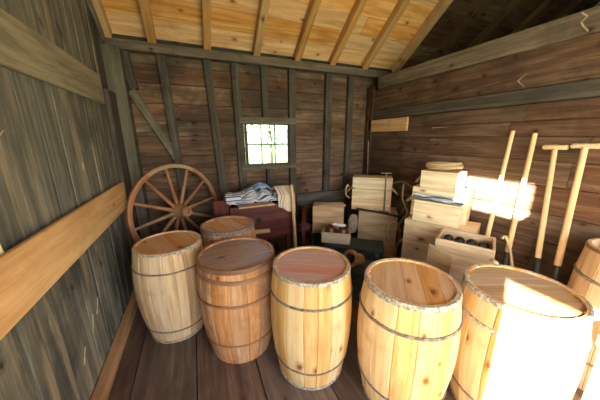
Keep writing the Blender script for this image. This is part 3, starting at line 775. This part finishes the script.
b.tube([c0 + V((-.06, .03, .012)), c0 + V((-.045, .022, .006)), c0 + V((.0, -.01, 0)), c0 + V((.05, -.05, 0)), c0 + V((.065, -.06, .005))], [.014, .022, .018, .02, .008], 10)
tag(b.build('white_handle', 'white', smooth=True), 'short white handle laid across the two brown pots', 'handle')

# cloth and rope on the right wall stack
exb = (V((2.06, 1.315, 0)) - V((1.895, 1.665, 0))).normalized(); eyb = V((-exb.y, exb.x, 0))
def shawl(u, v):
    p = V((1.885, 1.685, 0)) + exb * (.42 * u) + eyb * (.01 + .105 * v)
    z = .935 + .028 * math.sin(v * math.pi) * (1 - .5 * u) + .012 * math.sin(v * 14 + u * 5) + .012 * nzv(u * 6, v * 3)
    return V((p.x, p.y, max(z, .928))), (u * .4, v * .25)
cloth('folded_shawl', 'folded grey blue cloth lying on the shallow crate by the right wall', shawl, 26, 14, 'shawl')
def coil(label, c, rx, ry, turns, r, wob=.01, mat='rope', lay=.0, name='rope_coil', rot=0.):
    q = MB(); n = int(turns * 28); pts = []
    for k in range(n + 1):
        a = 2 * math.pi * turns * k / n; f = k / n; s = 1 - .45 * ((f * turns / 2) % 1)
        x, y = rx * s * math.cos(a), ry * s * math.sin(a)
        pts.append(V((c[0] + x * math.cos(rot) - y * math.sin(rot), c[1] + x * math.sin(rot) + y * math.cos(rot), c[2] + r + lay * f + wob * (nzv(a * .7, turns, f * 5) + .5))))
    q.tube(pts, r, 8); return tag(q.build(name, mat, smooth=True), label, 'rope')
coil('rope coiled on the floor between the red cart and front barrels', (.86, 2.3, 0), .15, .12, 5, .014, .01, 'rope_dark', .06)
rnd_ = random.Random(5)
q = MB(); pts = []
for k in range(9 * 22):
    a = 2 * math.pi * k / 22; f = k / 22
    if k % 22 == 0: rx, ry, tx_, ty_, oz = rnd_.uniform(.10, .16), rnd_.uniform(.05, .1), rnd_.uniform(-.3, .3), rnd_.uniform(-.15, .15), rnd_.uniform(0, .03)
    if k == 0: cur = [rx, ry, tx_, ty_, oz]
    cur = [c_ + (n_ - c_) * .12 for c_, n_ in zip(cur, (rx, ry, tx_, ty_, oz))]
    X_, Y_ = cur[0] * math.cos(a), cur[1] * math.sin(a)
    ca_, sa_ = exb.x, exb.y
    pts.append(V((2.195 + X_ * ca_ - Y_ * sa_, 1.635 + X_ * sa_ + Y_ * ca_, 1.1865 + .0095 + max(0, cur[4] + .25 * cur[2] * X_ + cur[3] * Y_ + .004 * f))))
q.tube(pts, .0095, 8); tag(q.build('rope_coil', 'rope', smooth=True), 'coiled tan rope on the topmost right wall crate', 'rope')
# loose rope ends and hanging loops
def line(name, label, pts, r, mat='rope', cat='rope'):
    # catmull smoothing
    P = [V(p) for p in pts]; out = []
    for i in range(len(P) - 1):
        a, b0, c, d = P[max(i - 1, 0)], P[i], P[i + 1], P[min(i + 2, len(P) - 1)]
        for k in range(8):
            s = k / 8; out.append(.5 * ((2 * b0) + (c - a) * s + (2 * a - 5 * b0 + 4 * c - d) * s * s + (3 * b0 - a - 3 * c + d) * s ** 3))
    out.append(P[-1]); q = MB(); q.tube(out, r, 8); return tag(q.build(name, mat, smooth=True), label, cat)
line('hanging_rope', 'rope trailing down between the corner crates and right wall stack', [(2.07, 1.98, 1.0), (2.02, 1.93, .85), (2.08, 1.9, .7), (2.0, 1.93, .55), (2.06, 1.95, .4), (1.98, 1.92, .2), (2.02, 1.95, .012)], .011, 'rope_dark')
line('rope_end', 'rope end drooping from the open crate toward the right wall', [(2.10, 1.0, .745), (2.13, .985, .75), (2.2, .95, .55), (2.25, .95, .3), (2.2, 1.0, .012)], .01)

line('rope_loop', 'pale rope loop drooping left of the upper corner crate', [(1.80, 2.62, .88), (1.74, 2.56, .92), (1.70, 2.54, .86), (1.73, 2.56, .78), (1.80, 2.60, .74)], .010)
line('rope_loop', 'pale rope loop arching from the upper corner crate toward the right wall stack', [(2.275, 2.355, .93), (2.30, 2.24, .97), (2.33, 2.12, .93), (2.34, 2.06, .84), (2.31, 2.12, .74), (2.275, 2.165, .585)], .010, 'rope_dark')
line('rope_loop', 'rope loop drooping on far end of the tall bottom crate', [(1.92, 1.86, .60), (1.87, 1.90, .62), (1.83, 1.92, .52), (1.86, 1.90, .40), (1.93, 1.87, .36)], .011, 'rope_dark')

# ------------------------------------------------------------------ tools along the right wall
GT = 'long-handled tools leaning on the right wall'
def tool(label, top, low, tee, r=.018):
    top, low = V(top), V(low); d = (low - top).normalized(); foot = top + d * ((top.z - .002) / -d.z)
    t = thing('spade' if tee else 'rammer', label, 'tool', foot, (0, 0, 0), GT)
    tp = top - foot; n = -d
    L = tp.length
    b = MB(); b.tube([n * .55, n * .6, n * (L * .7), tp], [r, r * 1.1, r, r * .95], 10); b.build('shaft', 'tool', t, smooth='auto')
    if tee:
        s = V((0, 1, -.02)).normalized()
        b = MB(); b.tube([tp + s * k * .068 for k in (-1, -.9, -.4, 0, .4, .9, 1)], [.014, .018, .017, .019, .017, .018, .014], 10); b.build('cross_handle', 'tool', t, smooth='auto')
        b = MB(); b.tube([n * .30, n * .64, n * .68], [.024, .021, .019], 10); b.build('socket', 'iron', t, smooth='auto')
        b = MB(); b.bar(n * .003, n * .34, .12, .006, (1, .8, 0), .5, .11); b.build('blade', 'iron', t, bevel=.002)
    else:
        b = MB(); b.tube([n * .003, n * .04, n * .28, n * .34, n * .62, n * .64], [.03, .034, .032, .022, .02, .018], 12); b.build('iron_head', 'iron', t, smooth='auto')
    return t
tool('plain round pole leaning on the right wall, closest to the crates', (2.42, 1.235, 1.545), (2.225, 1.165, .69), False, .016)
tool('plain round pole between the crate-side pole and the T-handled spades', (2.42, 1.085, 1.522), (2.2, .99, .62), False, .017)
tool('T-handled spade closer to the plain poles', (2.41, .945, 1.425), (2.2, .805, .615), True, .016)
tool('T-handled spade closer to the open topped barrel', (2.41, .795, 1.438), (2.2, .70, .626), True, .018)
b = MB(); b.tube([(2.40, 2.98, 0), (2.40, 3.05, 1.45)], .008, 8); tag(b.build('thin_rod', 'steel', smooth='auto'), 'thin dark rod standing in the back right corner', 'rod')
b = MB(); b.box((XL, 1.10, 1.02), (XL + .026, 1.17, 1.05), 1); b.tube([(XL + .014, 1.137, 1.05), (XL + .014, 1.13, 1.1), (XL + .014, 1.095, 1.3), (XL + .012, 1.02, 1.75)], .008, 8)
tag(b.build('pale_stick', 'paper2', smooth='auto'), 'thin pale stick standing against the left wall rail', 'stick')
b = MB(); b.bar((1.84, .31, 0), (1.84, .31, .56), .07, .07); t = thing('short_post', 'short wooden post beside the sunlit barrel with cord round it', 'post', (0, 0, 0))
b.build('post_shaft', 'tool', t, bevel=.006)
b = MB(); b.tube([V((1.84 + .056 * math.cos(a), .31 + .056 * math.sin(a), .46 + .012 * a / 6.28)) for a in [k * .4 for k in range(64)]], .008, 6); b.build('cord_wrap', 'rope', t, smooth=True)
b = MB()
for k in range(6): b.ball(V((1.60 + .016 * math.cos(k * 1.7), .775 + .016 * math.sin(k * 1.9), .762 + .006 * (k % 3))), .014, 10, .7)
tag(b.build('cord_knot', 'paper', smooth=True), 'small pale knot of cord on the sunlit barrel rim', 'cord')

# ------------------------------------------------------------------ outside
b = MB(); b.box((-30, -30, -.3), (30, 40, -.13)); struct(b.build('ground', 'grass'))
def tree(label, x, y, h, r, seed):
    rnd = random.Random(seed); t = thing('leafy_tree', label, 'tree', (x, y, -.13))
    q = MB(); q.tube([(0, 0, 0), (.05, 0, h * .4), (0, .05, h * .8)], [.16, .12, .05], 8); q.build('trunk', 'bark', t, smooth=True)
    q = MB()
    for k in range(700):
        d = V((rnd.gauss(0, 1), rnd.gauss(0, 1), rnd.gauss(0, 1))).normalized() * r * rnd.uniform(.5, 1)
        c = V((0, 0, h * .62)) + V((d.x, d.y, d.z * 1.2)); a = V((rnd.gauss(0, 1), rnd.gauss(0, 1), rnd.gauss(0, 1))).normalized(); e = a.orthogonal().normalized(); s = rnd.uniform(.08, .16)
        q.face([c - a * s, c + e * s * .5, c + a * s, c - e * s * .5], [(0, 0), (1, 0), (1, 1), (0, 1)], rnd.random())
    q.build('foliage', 'leaf', t)
tree('green leafy tree seen through the left panes of the window', 1.1, 9.6, 3.6, 1.0, 3)
tree('pale green tree seen through the right panes of the window', 3.6, 12.5, 3.4, 1.1, 5)

# ------------------------------------------------------------------ light
w = bpy.data.worlds.new('sky'); bpy.context.scene.world = w; w.use_nodes = True
nt = w.node_tree; bg = nt.nodes['Background']
sky = nt.nodes.new('ShaderNodeTexSky'); sky.sky_type = 'NISHITA'; sky.sun_disc = False; sky.sun_elevation = R(19); sky.sun_rotation = R(240)
nt.links.new(sky.outputs[0], bg.inputs[0]); bg.inputs[1].default_value = 1.2
sd = V((.894, .447, -.34)).normalized()
sl = bpy.data.lights.new('sun', 'SUN'); sl.energy = 130; sl.angle = R(.6); sl.color = (1, .93, .82)
so = bpy.data.objects.new('sun', sl); C.objects.link(so); so.rotation_euler = sd.to_track_quat('-Z', 'Y').to_euler(); so.location = (-6, -4, 5)
al = bpy.data.lights.new('doorway_daylight', 'AREA'); al.shape = 'RECTANGLE'; al.size = 2.4; al.size_y = 1.4; al.energy = 75; al.color = (1, .96, .9)
ao = bpy.data.objects.new('doorway_daylight', al); C.objects.link(ao); ao.location = ((DX0 + DX1) / 2, YF + .08, 1.5); ao.rotation_euler = (R(72), 0, 0)

# ------------------------------------------------------------------ camera
cd = bpy.data.cameras.new('camera'); co = bpy.data.objects.new('camera', cd); C.objects.link(co)
cd.sensor_fit = 'HORIZONTAL'; cd.sensor_width = 36; cd.lens = 36 * 244.66 / 600; cd.clip_start = .02
P_, W_, Ro = R(14.35), R(22.96), R(-.19)
fw = V((math.sin(W_) * math.cos(P_), math.cos(W_) * math.cos(P_), -math.sin(P_)))
r = V((math.cos(W_), -math.sin(W_), 0)); u = r.cross(fw)
r, u = r * math.cos(Ro) + u * math.sin(Ro), -r * math.sin(Ro) + u * math.cos(Ro)
co.matrix_world = Matrix(((r.x, u.x, -fw.x, 0), (r.y, u.y, -fw.y, 0), (r.z, u.z, -fw.z, 1.5), (0, 0, 0, 1)))
sc = bpy.context.scene; sc.camera = co
sc.view_settings.view_transform = 'Standard'; sc.view_settings.exposure = 0
